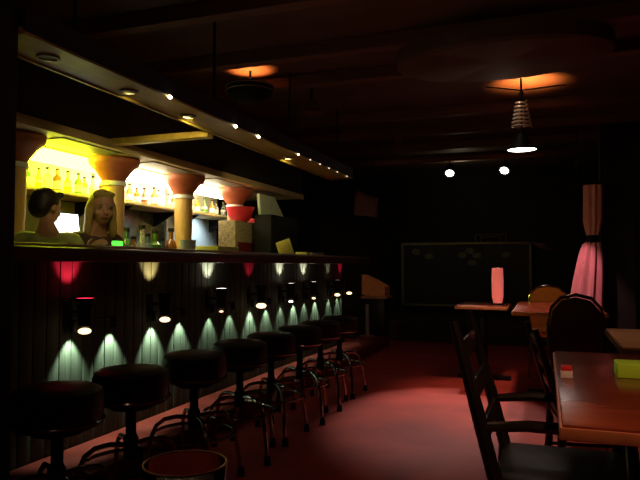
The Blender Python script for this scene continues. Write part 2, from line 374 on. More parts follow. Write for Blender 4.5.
# bottles
def bottle(mats, h, r, style):
    if style == 0: prof = [(0, 0), (r, 0), (r, h*0.58), (r*0.8, h*0.68), (r*0.34, h*0.76), (r*0.32, h*0.95), (r*0.4, h*0.95), (r*0.4, h), (0, h)]
    elif style == 1: prof = [(0, 0), (r*0.9, 0), (r, h*0.1), (r, h*0.66), (r*0.4, h*0.74), (r*0.4, h), (0, h)]
    else: prof = [(0, 0), (r, 0), (r*1.05, h*0.3), (r*0.9, h*0.52), (r*0.36, h*0.72), (r*0.3, h*0.97), (r*0.4, h), (0, h)]
    o = MB().lathe(prof, seg=16).build('bottle', mats)
    MB().lathe([(r*1.02, h*0.16), (r*1.03, h*0.17), (r*1.03, h*0.46), (r*1.02, h*0.47)], seg=16).build('bottle_label', 'label', o)
    MB().lathe([(0, h*0.94), (r*0.45, h*0.94), (r*0.45, h*1.02), (0, h*1.02)], seg=12).build('cap', 'black', o)
    return o
ordn = ['leftmost', 'second from left', 'third from left', 'fourth from left', 'fifth from left', 'sixth from left', 'seventh from left', 'eighth from left', 'ninth from left', 'tenth from left']
protos = {}
def place_bottles(spots, mset, x, z, hs, where, group):
    n = len(spots)
    for i, y in enumerate(spots):
        mk = mset[i % len(mset)]; key = (mk, i % 3)
        if key not in protos:
            o = bottle(mk, 0.24, 0.036, i % 3); protos[key] = o
        else: o = copy_tree(protos[key])
        h = hs[i % len(hs)]
        o.location = (x + random.uniform(-0.02, 0.02), y, z); o.scale = (h/0.24*1.25, h/0.24*1.25, h/0.24*1.12)
        cn_ = {'b_yellow': 'yellow', 'b_green': 'green', 'b_brown': 'brown', 'b_clear': 'clear', 'b_amber': 'amber', 'b_teal': 'teal'}[mk]
        w = ordn[i] if i < n-1 else 'rightmost'
        tag(o, '%s glass bottle, %s %s' % (cn_, w, where), 'bottle', group)
def lin(a, b, n): return [a+(b-a)*k/(n-1) for k in range(n)]
place_bottles(lin(3.56, 4.50, 10), ['b_yellow', 'b_green', 'b_yellow', 'b_clear', 'b_brown'], -3.68, 1.68, [0.17, 0.165, 0.15, 0.17, 0.175], 'on the left yellow-lit shelf', 'bottles on the left shelf')
place_bottles(lin(4.86, 5.64, 7), ['b_amber', 'b_amber', 'b_brown', 'b_amber', 'b_clear', 'b_clear'], -3.68, 1.68, [0.16, 0.14, 0.155, 0.17], 'on the middle lit shelf', 'bottles on the middle shelf')
place_bottles(lin(5.98, 6.70, 6), ['b_clear', 'b_yellow', 'b_green', 'b_amber', 'b_clear'], -3.68, 1.68, [0.16, 0.15, 0.17], 'on the right lit shelf', 'bottles on the right shelf')
place_bottles(lin(4.50, 5.18, 7), ['b_teal', 'b_brown', 'b_clear', 'b_teal', 'b_green'], -3.42, 1.045, [0.33, 0.27, 0.36, 0.30], 'on the dark counter under the middle shelf', 'bottles on the middle counter')
place_bottles(lin(4.02, 4.3, 3), ['b_green', 'b_teal', 'b_brown'], -3.55, 1.045, [0.30, 0.26], 'beside the second column on the back counter', 'bottles beside the column')

# things behind and on the counter
mo = empty('monitor', (-3.30, 3.63, 1.045), 'small bright white screen behind the bar beside the dark-haired person', 'monitor')
mrot = Matrix.Translation((-3.30, 3.63, 1.39)) @ Matrix.Rotation(math.radians(-8), 4, 'Y')
P(MB().box(-0.012, 0.010, -0.15, 0.15, -0.10, 0.10, 0.008, mrot), 'bezel', 'black', mo)
P(MB().box(0.0105, 0.0125, -0.135, 0.135, -0.085, 0.085, 0, mrot), 'screen', glow('screen_glow', (0.92, 0.96, 1.0), 6), mo)
P(MB().box(-3.36, -3.24, 3.52, 3.68, 1.045, 1.06, 0.004).tube([(-3.32, 3.60, 1.06), (-3.315, 3.60, 1.32)], 0.014), 'stand', 'black', mo)

# register area at right end
bx = empty('display_cabinet', (-3.1, 5.95, 1.045), 'speckled beige cabinet under the red bowl at the back bar end', 'cabinet')
P(MB().box(-3.22, -3.02, 5.76, 6.22, 1.045, 1.565, 0.01), 'cabinet_body', 'olive_box', bx)
P(MB().box(-3.02, -3.005, 5.80, 6.18, 1.10, 1.34, 0.004), 'door', 'dark_red', bx)
o = MB().lathe([(0, 0), (0.085, 0), (0.10, 0.01), (0.135, 0.08), (0.155, 0.155), (0.148, 0.155), (0.125, 0.08), (0.09, 0.02), (0, 0.02)], seg=32).build('bowl', 'red', loc=(-3.10, 6.02, 1.568))
tag(o, 'red flared bowl standing on the speckled beige cabinet', 'bowl')
o = MB().box(-3.16, -2.98, 6.26, 6.56, 1.555, 1.62, 0.01).build('tray', 'red')
tag(o, 'flat red box lying beside the bowl at the back bar end', 'box'); 
sp = empty('side_cabinet', (-3.07, 6.41, 1.045), 'dark cabinet carrying the flat red box at the back bar end', 'cabinet')
P(MB().box(-3.20, -2.97, 6.25, 6.57, 1.045, 1.555, 0.006), 'cabinet_body', 'wood', sp)
P(MB().box(-2.97, -2.957, 6.28, 6.54, 1.12, 1.50, 0.004), 'door', 'black_wood', sp)
rg = empty('cash_register', (-2.80, 6.30, 1.185), 'black cash register with pale green tilted screen', 'cash register')
P(MB().box(-2.93, -2.73, 6.02, 6.78, 1.14, 1.64, 0.012), 'cabinet', 'black', rg)
P(MB().prism([(6.06, 1.645), (6.70, 1.645), (6.42, 1.865), (6.02, 1.865)], -2.90, -2.87, 'x'), 'screen', 'pale_green', rg)
P(MB().box(-2.93, -2.90, 6.15, 6.5, 1.63, 1.80), 'screen_support', 'black', rg)
P(MB().box(-2.92, -2.74, 6.05, 6.75, 0.0, 1.14), 'pedestal', 'black_wood', rg, False)
# counter things
o = MB().box(0, 0.012, -0.075, 0.075, 0, 0.17, 0.003).build('menu_card', 'menu', loc=(-2.45, 5.80, 1.187)); o.rotation_euler = (math.radians(20), 0.10, -0.9)
tag(o, 'yellow folded card leaning upright on the far bar counter', 'card')
for k, (y, rz) in enumerate(((6.15, 0.2), (6.5, -0.3))):
    o = MB().box(-0.06, 0.06, -0.10, 0.10, 0, 0.05, 0.004).build('snack_box', 'menu' if k == 0 else 'olive_box', loc=(-2.42, y, 1.186)); o.rotation_euler.z = rz
    tag(o, ['low yellow box behind the leaning card on the counter', 'low beige box, the farther of two on the far counter'][k], 'box')
tr = empty('card_reader', (-2.44, 3.02, 1.186), 'black card reader with glowing green light on the near bar counter', 'card reader')
P(MB().box(-2.50, -2.36, 2.88, 3.20, 1.186, 1.215, 0.006), 'body', 'black', tr)
P(MB().box(-2.46, -2.43, 3.10, 3.17, 1.215, 1.245, 0.004), 'green_light', glow('green_led', (0.08, 1.0, 0.05), 2.2), tr)
o = MB().box(-0.10, 0.10, -0.17, 0.17, 0, 0.06, 0.004).build('caddy', 'menu', loc=(-2.44, 4.36, 1.186)); tag(o, 'low yellow caddy on the bar counter before the last columns', 'caddy')
o = MB().lathe([(0, 0), (0.05, 0), (0.06, 0.10), (0.056, 0.10), (0.046, 0.01), (0, 0.01)], seg=20).build('cup', 'steel', loc=(-2.50, 4.02, 1.186)); tag(o, 'small steel cup on the bar counter left of the yellow caddy', 'cup')

# ------------------------------------------------------------------ people
def remesh_join(parts_bm, name, m, parent, voxel=0.011):
    me = bpy.data.meshes.new('tmp'); parts_bm.to_mesh(me); parts_bm.free()
    o = bpy.data.objects.new('tmp', me); C.objects.link(o)
    rm = o.modifiers.new('r', 'REMESH'); rm.mode = 'VOXEL'; rm.voxel_size = voxel; rm.use_smooth_shade = True
    sm = o.modifiers.new('s', 'SMOOTH'); sm.iterations = 3; sm.factor = 0.5
    dg = bpy.context.evaluated_depsgraph_get(); dg.update()
    new = bpy.data.meshes.new_from_object(o.evaluated_get(dg))
    bpy.data.objects.remove(o, do_unlink=True)
    new.name = name; new.materials.clear(); new.materials.append(M[m])
    new.polygons.foreach_set('use_smooth', [True]*len(new.polygons))
    r = bpy.data.objects.new(name, new); C.objects.link(r); r.parent = parent
    return r
def skin_bm(pts, edges, radii, root):
    me = bpy.data.meshes.new('sk'); me.from_pydata([tuple(p) for p in pts], edges, [])
    o = bpy.data.objects.new('sk', me); C.objects.link(o)
    m = o.modifiers.new('k', 'SKIN'); m.branch_smoothing = 0.6
    for v, r in zip(me.skin_vertices[0].data, radii): v.radius = r if isinstance(r, tuple) else (r, r)
    me.skin_vertices[0].data[root].use_root = True
    o.modifiers.new('s', 'SUBSURF').levels = 1
    dg = bpy.context.evaluated_depsgraph_get(); dg.update()
    bm = bmesh.new(); ev = o.evaluated_get(dg); bm.from_mesh(ev.to_mesh()); ev.to_mesh_clear()
    bpy.data.objects.remove(o, do_unlink=True)
    return bm
def person(loc, rz, label, lean, hair, shirt, long_hair, reach, head_yaw):
    # local frame: faces +Y, z up, standing height about 1.66
    r = empty('person', loc, label, 'person', None, rz)
    L = lean
    hp = V(0, -0.03, 0.92); ch_ = V(0, -0.03+L*0.5, 1.16-L*0.1); nk = V(0, L*0.95, 1.36-L*0.22); hd = nk + V(0, 0.035+L*0.1, 0.11)
    def arm(s, tgt):
        sh = nk + V(s*0.175, -0.02, -0.055); el = sh + V(s*0.06, tgt[0]*0.35, -0.26+tgt[1]*0.3); wr = el + V(-s*0.06, 0.16+tgt[0]*0.3, -0.05+tgt[1]*0.5)
        return sh, el, wr
    aL = arm(-1, reach[0]); aR = arm(1, reach[1])
    pts = [hp, ch_, nk+V(0, -0.01, -0.05), nk+V(0, 0.01, 0.04), hd, aL[0], aL[1], aL[2], aR[0], aR[1], aR[2],
           V(-0.10, -0.02, 0.86), V(-0.11, 0.01, 0.48), V(-0.11, -0.02, 0.07), V(-0.12, 0.12, 0.035),
           V(0.10, -0.02, 0.86), V(0.11, 0.01, 0.48), V(0.11, -0.02, 0.07), V(0.12, 0.12, 0.035)]
    ed = [(0, 1), (1, 2), (2, 3), (3, 4), (2, 5), (5, 6), (6, 7), (2, 8), (8, 9), (9, 10), (0, 11), (11, 12), (12, 13), (13, 14), (0, 15), (15, 16), (16, 17), (17, 18)]
    rad = [(0.145, 0.10), (0.135, 0.10), (0.11, 0.075), 0.052, 0.05, 0.052, 0.038, 0.026, 0.052, 0.038, 0.026, 0.085, 0.055, 0.035, 0.03, 0.085, 0.055, 0.035, 0.03]
    bm = skin_bm(pts, ed, rad, 0)
    H = MB(); H.bm.free(); H.bm = bm
    Rh = Matrix.Translation(hd+V(0, 0, 0.045)) @ Matrix.Rotation(head_yaw, 4, 'Z') @ Matrix.Rotation(-0.25*L*4, 4, 'X')
    def hs(c, rr, sc): H.sphere(Rh @ Vector(c), rr, 20, sc, Rh.to_3x3().to_4x4())
    hs((0, -0.005, 0.03), 0.088, (0.86, 1.08, 1.05)); hs((0, 0.028, -0.035), 0.066, (0.84, 0.95, 1.12)); hs((0, 0.05, -0.085), 0.026, (1.1, 0.9, 0.8))
    hs((0, 0.094, -0.018), 0.014, (0.8, 1.1, 1.8)); hs((0, 0.102, -0.032), 0.012, (1.2, 1, 0.8))
    for s in (-1, 1): hs((s*0.078, -0.002, -0.012), 0.022, (0.35, 0.8, 1.3)); hs((s*0.04, 0.066, -0.03), 0.022, (1, 0.7, 0.9))
    # hands: palm and five fingers
    for s, (sh, el, wr) in ((-1, aL), (1, aR)):
        d = (wr-el).normalized(); side = d.cross(V(0, 0, 1)).normalized(); up = side.cross(d)
        H.sphere(wr+d*0.045, 0.04, 12, (0.55, 1.15, 0.95), (d.to_track_quat('Y', 'X')).to_matrix().to_4x4())
        for k, ln in enumerate((0.062, 0.075, 0.080, 0.072)):
            b0 = wr + d*0.075 + up*(k-1.5)*-0.019
            H.tube([b0-d*0.02, b0+d*ln*0.4, b0+d*ln*0.75-side*s*0.015, b0+d*ln*0.95-side*s*0.032], [0.0095, 0.009, 0.008, 0.0065], 8)
        b0 = wr + d*0.02 + up*0.030
        H.tube([b0, b0+up*0.025+d*0.02, b0+up*0.035+d*0.05-side*s*0.01], [0.012, 0.010, 0.008], 8)
    remesh_join(H.bm, 'body', 'skin', r, 0.0085)
    # hair
    hb = bmesh.new(); Hh = MB(); Hh.bm.free(); Hh.bm = hb
    def hh(c, rr, sc): Hh.sphere(Rh @ Vector(c), rr, 20, sc, Rh.to_3x3().to_4x4())
    hh((0, -0.020, 0.040), 0.094, (0.90, 1.02, 0.98)); hh((0, -0.055, 0.0), 0.085, (0.92, 0.75, 1.0)); hh((0.03, 0.05, 0.095), 0.035, (1.5, 0.8, 0.7)); hh((-0.03, 0.045, 0.095), 0.035, (1.3, 0.8, 0.7))
    if long_hair:
        for s in (-1, 1):
            hh((s*0.078, -0.02, -0.05), 0.040, (0.7, 1.2, 2.6)); hh((s*0.085, -0.01, -0.14), 0.035, (0.8, 1.3, 2.2))
        hh((0, -0.075, -0.10), 0.075, (1.15, 0.5, 1.6))
    remesh_join(hb, 'hair', hair, r, 0.009)
    for s in (-1, 1):
        e = MB().sphere(Rh @ V(s*0.032, 0.076, 0.006), 0.0115, 12).build('eye', 'eye', r)
        MB().sphere(Rh @ V(s*0.032, 0.085, 0.006), 0.0055, 10).build('iris', 'iris', e)
        MB().sphere(Rh @ V(s*0.033, 0.086, 0.026), 0.016, 10, (1.1, 0.35, 0.22), Rh.to_3x3().to_4x4()).build('eyebrow', hair, r)
    MB().sphere(Rh @ V(0, 0.088, -0.058), 0.022, 12, (1.0, 0.4, 0.28), Rh.to_3x3().to_4x4()).build('mouth', 'lip', r)
    # clothes: shirt with short sleeves, trousers
    mid = [a[0].lerp(a[1], 0.55) for a in (aL, aR)]
    sb = skin_bm([hp+V(0, 0, -0.02), ch_, nk+V(0, -0.01, -0.055), aL[0], mid[0], aR[0], mid[1]], [(0, 1), (1, 2), (2, 3), (3, 4), (2, 5), (5, 6)],
                 [(0.165, 0.118), (0.155, 0.118), (0.125, 0.088), 0.066, 0.056, 0.066, 0.056], 0)
    remesh_join(sb, 'shirt', shirt, r, 0.011)
    tb = skin_bm([hp, V(-0.10, -0.02, 0.86), V(-0.11, 0.01, 0.48), V(-0.11, -0.02, 0.10), V(0.10, -0.02, 0.86), V(0.11, 0.01, 0.48), V(0.11, -0.02, 0.10)],
                 [(0, 1), (1, 2), (2, 3), (0, 4), (4, 5), (5, 6)], [(0.16, 0.115), 0.10, 0.07, 0.055, 0.10, 0.07, 0.055], 0)
    remesh_join(tb, 'trousers', 'trousers', r, 0.012)
    return r
# dark-haired person left, seen in three-quarter back view turned toward the bright screen
person((-2.89, 3.06, 0.0), math.radians(50), 'dark-haired person in yellow-green shirt bent toward the bright screen behind the bar', 0.18, 'hair_dark', 'shirt_green', False, ((0.0, 0.22), (0.0, 0.22)), -0.95)
person((-3.00, 3.52, 0.0), math.radians(-105), 'blond long-haired person in dark shirt standing behind the bar by the second column', 0.12, 'hair_blond', 'shirt_brown', True, ((0.0, 0.27), (0.0, 0.27)), -0.35)

# ------------------------------------------------------------------ foreground glass
FT = empty('table', (-0.42, 0.52, 0), 'small black table under the camera carrying the glass, below the frame', 'table')
P(MB().box(-0.95, 0.15, 0.05, 0.78, 0.72, 0.75, 0.006), 'tabletop', 'black_wood', FT)
for sx in (-0.90, 0.10):
    for sy in (0.10, 0.73):
        P(MB().box(sx-0.02, sx+0.02, sy-0.02, sy+0.02, 0, 0.72), 'leg', 'black_wood', FT)
o = MB().lathe([(0, 0.0), (0.036, 0.0), (0.039, 0.004), (0.0475, 0.120), (0.0468, 0.1225), (0.0455, 0.120), (0.0365, 0.014), (0, 0.012)], seg=64).build('tumbler', 'glass', loc=(-0.392, 0.628, 0.7505))
MB().tube([(0.0468*math.cos(a*PI/32), 0.0468*math.sin(a*PI/32), 0.1225) for a in range(64)], 0.0013, 8, closed=True).build('rim', mat('rim_glint', (0.95, 0.55, 0.42), 0.25, trans=0.1, noise=0.1, scale=30), o)  # pinkish highlights of the rim put into its colour
tag(o, 'clear glass tumbler with red glints at the bottom of the photo before the stools', 'glass')

# ------------------------------------------------------------------ right side furniture
def table(x0, x1, y0, y1, z, top, label, ped=True):
    t = empty('table', ((x0+x1)/2, (y0+y1)/2, 0), label, 'table')
    P(MB().box(x0, x1, y0, y1, z-0.03, z, 0.006), 'tabletop', top, t)
    P(MB().box(x0-0.006, x1+0.006, y0-0.006, y1+0.006, z-0.034, z-0.006, 0.004), 'edge_band', 'table_edge' if top != 'tan_table' else 'wood', t)
    cx, cy = (x0+x1)/2, (y0+y1)/2
    P(MB().lathe([(0.035, 0.04), (0.035, z-0.034)], c=(cx, cy, 0), seg=16), 'pedestal', 'black', t)
    P(MB().box(cx-0.25, cx+0.25, cy-0.035, cy+0.035, 0, 0.04, 0.01).box(cx-0.035, cx+0.035, cy-0.25, cy+0.25, 0, 0.04, 0.01), 'foot', 'black', t)
    return t
table(0.03, 0.85, 1.48, 2.73, 0.75, 'table', 'glossy red-brown wooden table in the right foreground with a lime green pack')
table(0.31, 1.05, 2.95, 3.80, 0.75, 'tan_table', 'tan topped table behind the foreground table at the right edge of photo')
table(-0.24, 0.42, 4.96, 6.35, 0.75, 'table', 'small orange-lit table in front of the orange-backed chair')
table(-0.80, -0.34, 5.95, 6.55, 0.72, 'table', 'dark table at the back carrying the tall pink lamp')
lp = empty('pack', (0.28, 2.16, 0.75), 'flat lime green pack lying on the glossy foreground table', 'pack')
P(MB().box(0.205, 0.36, 2.14, 2.24, 0.7505, 0.795, 0.004), 'carton', 'lime', lp)
pk = empty('packet', (0.07, 2.10, 0.75), 'small red and white packet at left edge of foreground table', 'packet')
P(MB().box(0.04, 0.075, 2.08, 2.12, 0.7505, 0.772, 0.002), 'white_half', 'white', pk)
P(MB().box(0.042, 0.073, 2.082, 2.118, 0.772, 0.786, 0.002), 'red_half', 'red', pk)

def armchair(label):
    # faces +X; origin at floor under the seat centre
    r = empty('armchair', (0, 0, 0), label, 'chair')
    MB().box(-0.20, 0.20, -0.21, 0.21, 0.40, 0.43, 0.008).build('seat_frame', 'black_wood', r)
    MB().box(-0.195, 0.195, -0.205, 0.205, 0.43, 0.475, 0.018).build('seat_cushion', 'vinyl', r)
    for s in (-1, 1):
        MB().tube([(-0.23, s*0.215, 0), (-0.20, s*0.215, 0.25), (-0.19, s*0.215, 0.46), (-0.24, s*0.213, 0.66), (-0.31, s*0.21, 0.93)], [0.016, 0.019, 0.022, 0.021, 0.014], 8).build('back_post', 'black_wood', r)
        MB().tube([(0.18, s*0.215, 0), (0.18, s*0.215, 0.42), (0.17, s*0.215, 0.61)], [0.015, 0.019, 0.016], 8).build('leg', 'black_wood', r)
        a = MB().tube([(-0.23, s*0.215, 0.62), (-0.10, s*0.22, 0.635), (0.08, s*0.22, 0.635), (0.20, s*0.215, 0.62)], [0.014, 0.017, 0.018, 0.015], 8).build('armrest', 'black_wood', r)
        MB().tube([(-0.21, s*0.215, 0.20), (0.18, s*0.215, 0.20)], 0.010, 8).build('stretcher', 'black_wood', r)
    for z, x in ((0.60, -0.222), (0.72, -0.253), (0.84, -0.286)):
        MB().box(-0.008, 0.008, -0.205, 0.205, -0.028, 0.028, 0.004, Matrix.Translation((x, 0, z)) @ Matrix.Rotation(math.radians(-14), 4, 'Y')).build('slat', 'black_wood', r)
    return r
a1 = armchair('black ladder-back armchair in the right foreground, side on to the glossy table')
a1.location = (0.045, 2.13, 0); a1.rotation_euler.z = 0.0
a2 = copy_tree(a1); a2.location = (0.22, 3.32, 0); a2.scale = (0.95, 0.95, 0.86); a2.rotation_euler.z = 0.12
a2['label'] = 'black armchair behind the ladder-back armchair, half hidden in the dark'

def round_chair(label, fabric, name='dining_chair'):
    # faces +Y, back toward -Y
    r = empty(name, (0, 0, 0), label, 'chair')
    pts = [(-0.16, 0.48), (-0.185, 0.62), (-0.19, 0.74), (-0.165, 0.84), (-0.10, 0.90), (0, 0.92), (0.10, 0.90), (0.165, 0.84), (0.19, 0.74), (0.185, 0.62), (0.16, 0.48)]
    MB().prism(pts, -0.205, -0.165, 'y').build('backrest', fabric, r)
    MB().tube([(x*1.06, -0.185, 0.48+(z-0.48)*1.035) for x, z in pts], 0.011, 8).build('back_frame', 'chrome', r)
    MB().box(-0.20, 0.20, -0.19, 0.22, 0.42, 0.48, 0.02).build('seat', fabric, r)
    for sx in (-1, 1):
        MB().tube([(sx*0.17, -0.185, 0.50), (sx*0.18, -0.19, 0.25), (sx*0.19, -0.23, 0)], 0.011, 8).build('leg', 'chrome', r)
        MB().tube([(sx*0.17, 0.19, 0.42), (sx*0.19, 0.22, 0)], 0.011, 8).build('leg', 'chrome', r)
    return r
c = round_chair('round-backed maroon chair with chrome rim behind the glossy foreground table', 'maroon'); c.location = (0.17, 4.24, 0); c.scale = (0.80, 1, 0.985)
c = round_chair('orange round-backed chair by the curtain behind the orange-lit table', 'orange'); c.location = (0.02, 6.62, 0); c.rotation_euler.z = PI; c.scale = (0.97, 1, 0.955)

# pink lamp on the dark table
pl = empty('table_lamp', (-0.43, 6.15, 0.72), 'tall slim pink glowing lamp on the dark back table', 'lamp')
P(MB().lathe([(0, 0.72), (0.05, 0.72), (0.05, 0.74), (0, 0.74)], c=(-0.43, 6.15, 0), seg=20), 'base', 'black', pl)
P(MB().lathe([(0.040, 0.74), (0.052, 0.80), (0.055, 0.95), (0.050, 1.07), (0, 1.072)], c=(-0.43, 6.15, 0), seg=24), 'lamp_shade', glow('pink_shade', (1.0, 0.20, 0.16), 0.42), pl)

# curtain: folded cloth, gathered by a tie
def curtain():
    mb = MB(); n = 56; zs = [0.35, 0.5, 0.7, 0.9, 1.1, 1.2, 1.27, 1.33, 1.38, 1.43, 1.5, 1.6, 1.75, 1.88, 2.0]
    def half(z):
        if z < 1.38: return 0.05 + 0.105*min(1, ((1.38-z)/0.65))**0.38
        return 0.045 + 0.045*min(1, (z-1.38)/0.2)
    rings = []
    for z in zs:
        w = half(z); ring = []
        for k in range(n):
            a = 2*PI*k/n; fold = 1 + 0.16*math.sin(a*9 + z*0.6)
            cx = 0.50 - 0.0*(z) - (0.075*min(1, (1.38-z)/0.7) if z < 1.38 else -0.02*min(1, (z-1.38)))
            ring.append(mb.bm.verts.new((cx + w*fold*math.cos(a), 7.6 + w*0.55*fold*math.sin(a), z)))
        rings.append(ring)
    for a, b in zip(rings, rings[1:]):
        for k in range(n): mb.bm.faces.new((a[k], a[(k+1) % n], b[(k+1) % n], b[k]))
    mb.bm.faces.new(rings[0][::-1]); mb.bm.faces.new(rings[-1])
    return mb
cu = empty('curtain', (0.5, 7.6, 0.35), 'pink curtain tied in the middle hanging beside the dark post', 'curtain')
P(curtain(), 'cloth', 'pink', cu)
P(MB().lathe([(0.058, 1.345), (0.066, 1.36), (0.066, 1.42), (0.058, 1.435)], c=(0.50, 7.6, 0), seg=24, sy=0.65), 'tie', 'black', cu)
P(MB().tube([(0.30, 7.6, 2.015), (0.72, 7.6, 2.015)], 0.014).tube([(0.35, 7.6, 2.015), (0.35, 7.6, CZ)], 0.01).tube([(0.66, 7.6, 2.015), (0.66, 7.6, CZ)], 0.01), 'curtain_rod', 'black', cu)

# ------------------------------------------------------------------ far end
fb = empty('framed_board', (-1.32, 10.95, 0.4), 'large black framed board with faint pale round patches on the far wall', 'board')
P(MB().box(-2.37, -0.25, 10.93, 10.99, 0.42, 1.45), 'panel', 'board', fb, False)
mb = MB().box(-2.41, -2.37, 10.90, 10.99, 0.38, 1.49, 0.004).box(-0.25, -0.21, 10.90, 10.99, 0.38, 1.49, 0.004).box(-2.41, -0.21, 10.90, 10.99, 1.45, 1.49, 0.004).box(-2.41, -0.21, 10.90, 10.99, 0.38, 0.42, 0.004)
P(mb, 'frame', 'frame', fb)
for x, z in ((-1.92, 1.25), (-1.35, 1.27), (-1.22, 1.34), (-1.10, 1.26), (-0.62, 1.27), (-1.18, 1.14), (-2.15, 1.33)):
    P(MB().lathe([(0, 0), (0.075, 0), (0.07, 0.012), (0, 0.014)], seg=20, sy=0.7, mtx=Matrix.Translation((x, 10.93, z)) @ Matrix.Rotation(PI/2, 4, 'X')), 'round_patch', 'patch', fb)
mb = MB().tube([(-1.12, 10.94, 1.492), (-1.12, 10.94, 1.62), (-0.62, 10.94, 1.62), (-0.62, 10.94, 1.492)], 0.010).tube([(-1.04, 10.94, 1.492), (-1.04, 10.94, 1.58), (-0.70, 10.94, 1.58), (-0.70, 10.94, 1.492)], 0.007)
o = mb.build('wire_rack', 'frame'); tag(o, 'small rectangular wire rack standing on top of the framed board', 'rack')
# cymbal on a stand
cy = empty('cymbal_stand', (0.02, 9.6, 0.28), 'tilted pink-lit cymbal on thin stand right of the framed board', 'cymbal stand')
P(MB().tube([(0.02, 9.6, 0.30), (0.02, 9.6, 1.15), (-0.02, 9.6, 1.37)], 0.010).tube([(0.02, 9.6, 0.60), (0.22, 9.6, 0.285)], 0.008).tube([(0.02, 9.6, 0.60), (-0.12, 9.45, 0.285)], 0.008).tube([(0.02, 9.6, 0.60), (-0.12, 9.75, 0.285)], 0.008), 'stand', 'black', cy)
P(MB().lathe([(0, 0.030), (0.03, 0.025), (0.045, 0.008), (0.16, -0.010), (0.16, -0.013), (0.045, 0.004), (0, 0.02)], seg=32, mtx=Matrix.Translation((-0.03, 9.6, 1.38)) @ Matrix.Rotation(math.radians(22), 4, 'Y') @ Matrix.Rotation(math.radians(12), 4, 'X')), 'cymbal', 'cymbal', cy)
# wooden stand at the end of the bar
le = empty('lectern', (-2.32, 8.62, 0), 'dark stand with slanted orange-brown wooden front past the bar end', 'stand')
P(MB().box(-2.47, -2.15, 8.62, 8.90, 0, 0.62, 0.006), 'base', 'black_wood', le)
P(MB().prism([(-2.475, 0.96), (-2.475, 0.68), (-2.40, 0.66), (-2.14, 0.665), (-2.14, 0.79), (-2.30, 0.88)], 8.60, 8.90, 'y'), 'panel', 'amber_wood', le)
P(MB().box(-2.48, -2.10, 8.56, 8.92, 0.622, 0.655, 0.006), 'ledge', 'tan_table', le)
po = empty('post', (-2.30, 8.25, 0.12), 'thin grey metal post with round pinkish base on the red step', 'post')
P(MB().tube([(-2.30, 8.25, 0.14), (-2.30, 8.25, 0.56)], 0.026, 14), 'pole', 'steel', po)
P(MB().lathe([(0, 0.1205), (0.10, 0.1205), (0.10, 0.135), (0.03, 0.15), (0, 0.15)], c=(-2.30, 8.25, 0), seg=28), 'base', 'table_edge', po)
o = MB().prism([(-2.57, 2.18), (-2.57, 1.82), (-2.24, 1.78), (-2.24, 2.05)], 8.55, 8.60, 'y').build('hanging_sign', 'dark_red')
tag(o, 'blank dark red panel hanging above the far bar end', 'panel')
MB().tube([(-2.50, 8.575, 2.14), (-2.50, 8.575, CZ)], 0.008).tube([(-2.30, 8.575, 2.05), (-2.30, 8.575, CZ)], 0.008).build('hanging_rods', 'black', o)

# ------------------------------------------------------------------ lamps overhead
pd = empty('pendant_lamp', (-0.17, 5.4, CZ), 'coil-cord pendant lamp with dark shade and glowing mouth under the orange-lit ceiling', 'lamp')
coil = []
for k in range(7*16+1):
    a = 2*PI*k/16; t = k/(7*16); rr = 0.042 + 0.040*t
    coil.append((-0.17+rr*math.cos(a), 5.4+rr*math.sin(a), 2.47-0.23*t))
P(MB().tube(coil, 0.0075, 6), 'coil_spring', mat('pale_coil_cord', (0.85, 0.62, 0.45), 0.3, metal=0.3, noise=0.1, scale=30), pd)
P(MB().tube([(-0.17, 5.4, CZ), (-0.17, 5.4, 2.20)], 0.008), 'cord', 'black', pd)
P(MB().lathe([(0.012, 2.24), (0.035, 2.22), (0.05, 2.16), (0.125, 2.055), (0.122, 2.052), (0.045, 2.15), (0, 2.16)], c=(-0.17, 5.4, 0), seg=36), 'lamp_shade', 'black', pd)
P(MB().lathe([(0, 2.050), (0.06, 2.052), (0.115, 2.060), (0, 2.062)], c=(-0.17, 5.4, 0), seg=32), 'glowing_lens', glow('pendant_glow', (1, 0.82, 0.72), 12), pd)
P(MB().sphere((-0.17, 5.4, 2.53), 0.022, 12).tube([(-0.45, 5.36, 2.60), (-0.17, 5.4, 2.555), (0.18, 5.44, 2.58)], 0.006), 'uplight_holder', 'black', pd)
for k, (x, d) in enumerate(((-0.99, 'left of the two bright spotlights on the ceiling pipes'), (-0.40, 'right of the two bright spotlights on the ceiling pipes'))):
    s = empty('spotlight', (x, 7.0, 2.14), 'small round ' + d, 'spotlight', 'spotlights on the pipes')
    rt = (Vector((-0.9, 5.0, 0)) - Vector((x, 7.0, 2.14))).to_track_quat('-Z', 'Y').to_matrix().to_4x4()
    T = Matrix.Translation((x, 7.0, 2.14)) @ rt
    P(MB().lathe([(0, 0.10), (0.04, 0.10), (0.06, 0.0), (0.062, -0.03), (0.058, -0.03), (0.05, 0.0), (0, 0.01)], seg=24, mtx=T), 'housing', 'black', s)
    P(MB().lathe([(0, -0.026), (0.044, -0.024), (0, -0.022)], seg=24, mtx=T), 'lens', glow('spot_lens_%d' % k, (1, 0.86, 0.80), 20), s)
    P(MB().tube([(x, 7.0, 2.20), (x, 7.0, 2.262)], 0.008), 'yoke', 'black', s)
    light('SPOT', 'stage_spot', T @ V(0, 0, -0.04), 190 if k == 0 else 120, (1.0, 0.86, 0.78), target=((-0.72, 4.75, 0) if k == 0 else (-0.68, 4.75, 0)), size=0.03, angle=(32 if k == 0 else 27), blend=0.45)
o = MB().tube([(-1.85, 7.0, 2.27), (0.0, 7.0, 2.27)], 0.012).tube([(-1.85, 7.25, 2.34), (0.0, 7.25, 2.34)], 0.012)
for x in (-1.6, -0.2):
    o.tube([(x, 7.0, 2.27), (x, 7.0, CZ)], 0.008).tube([(x, 7.25, 2.34), (x, 7.25, CZ)], 0.008).tube([(x, 7.0, 2.34), (x, 7.25, 2.34)], 0.006)
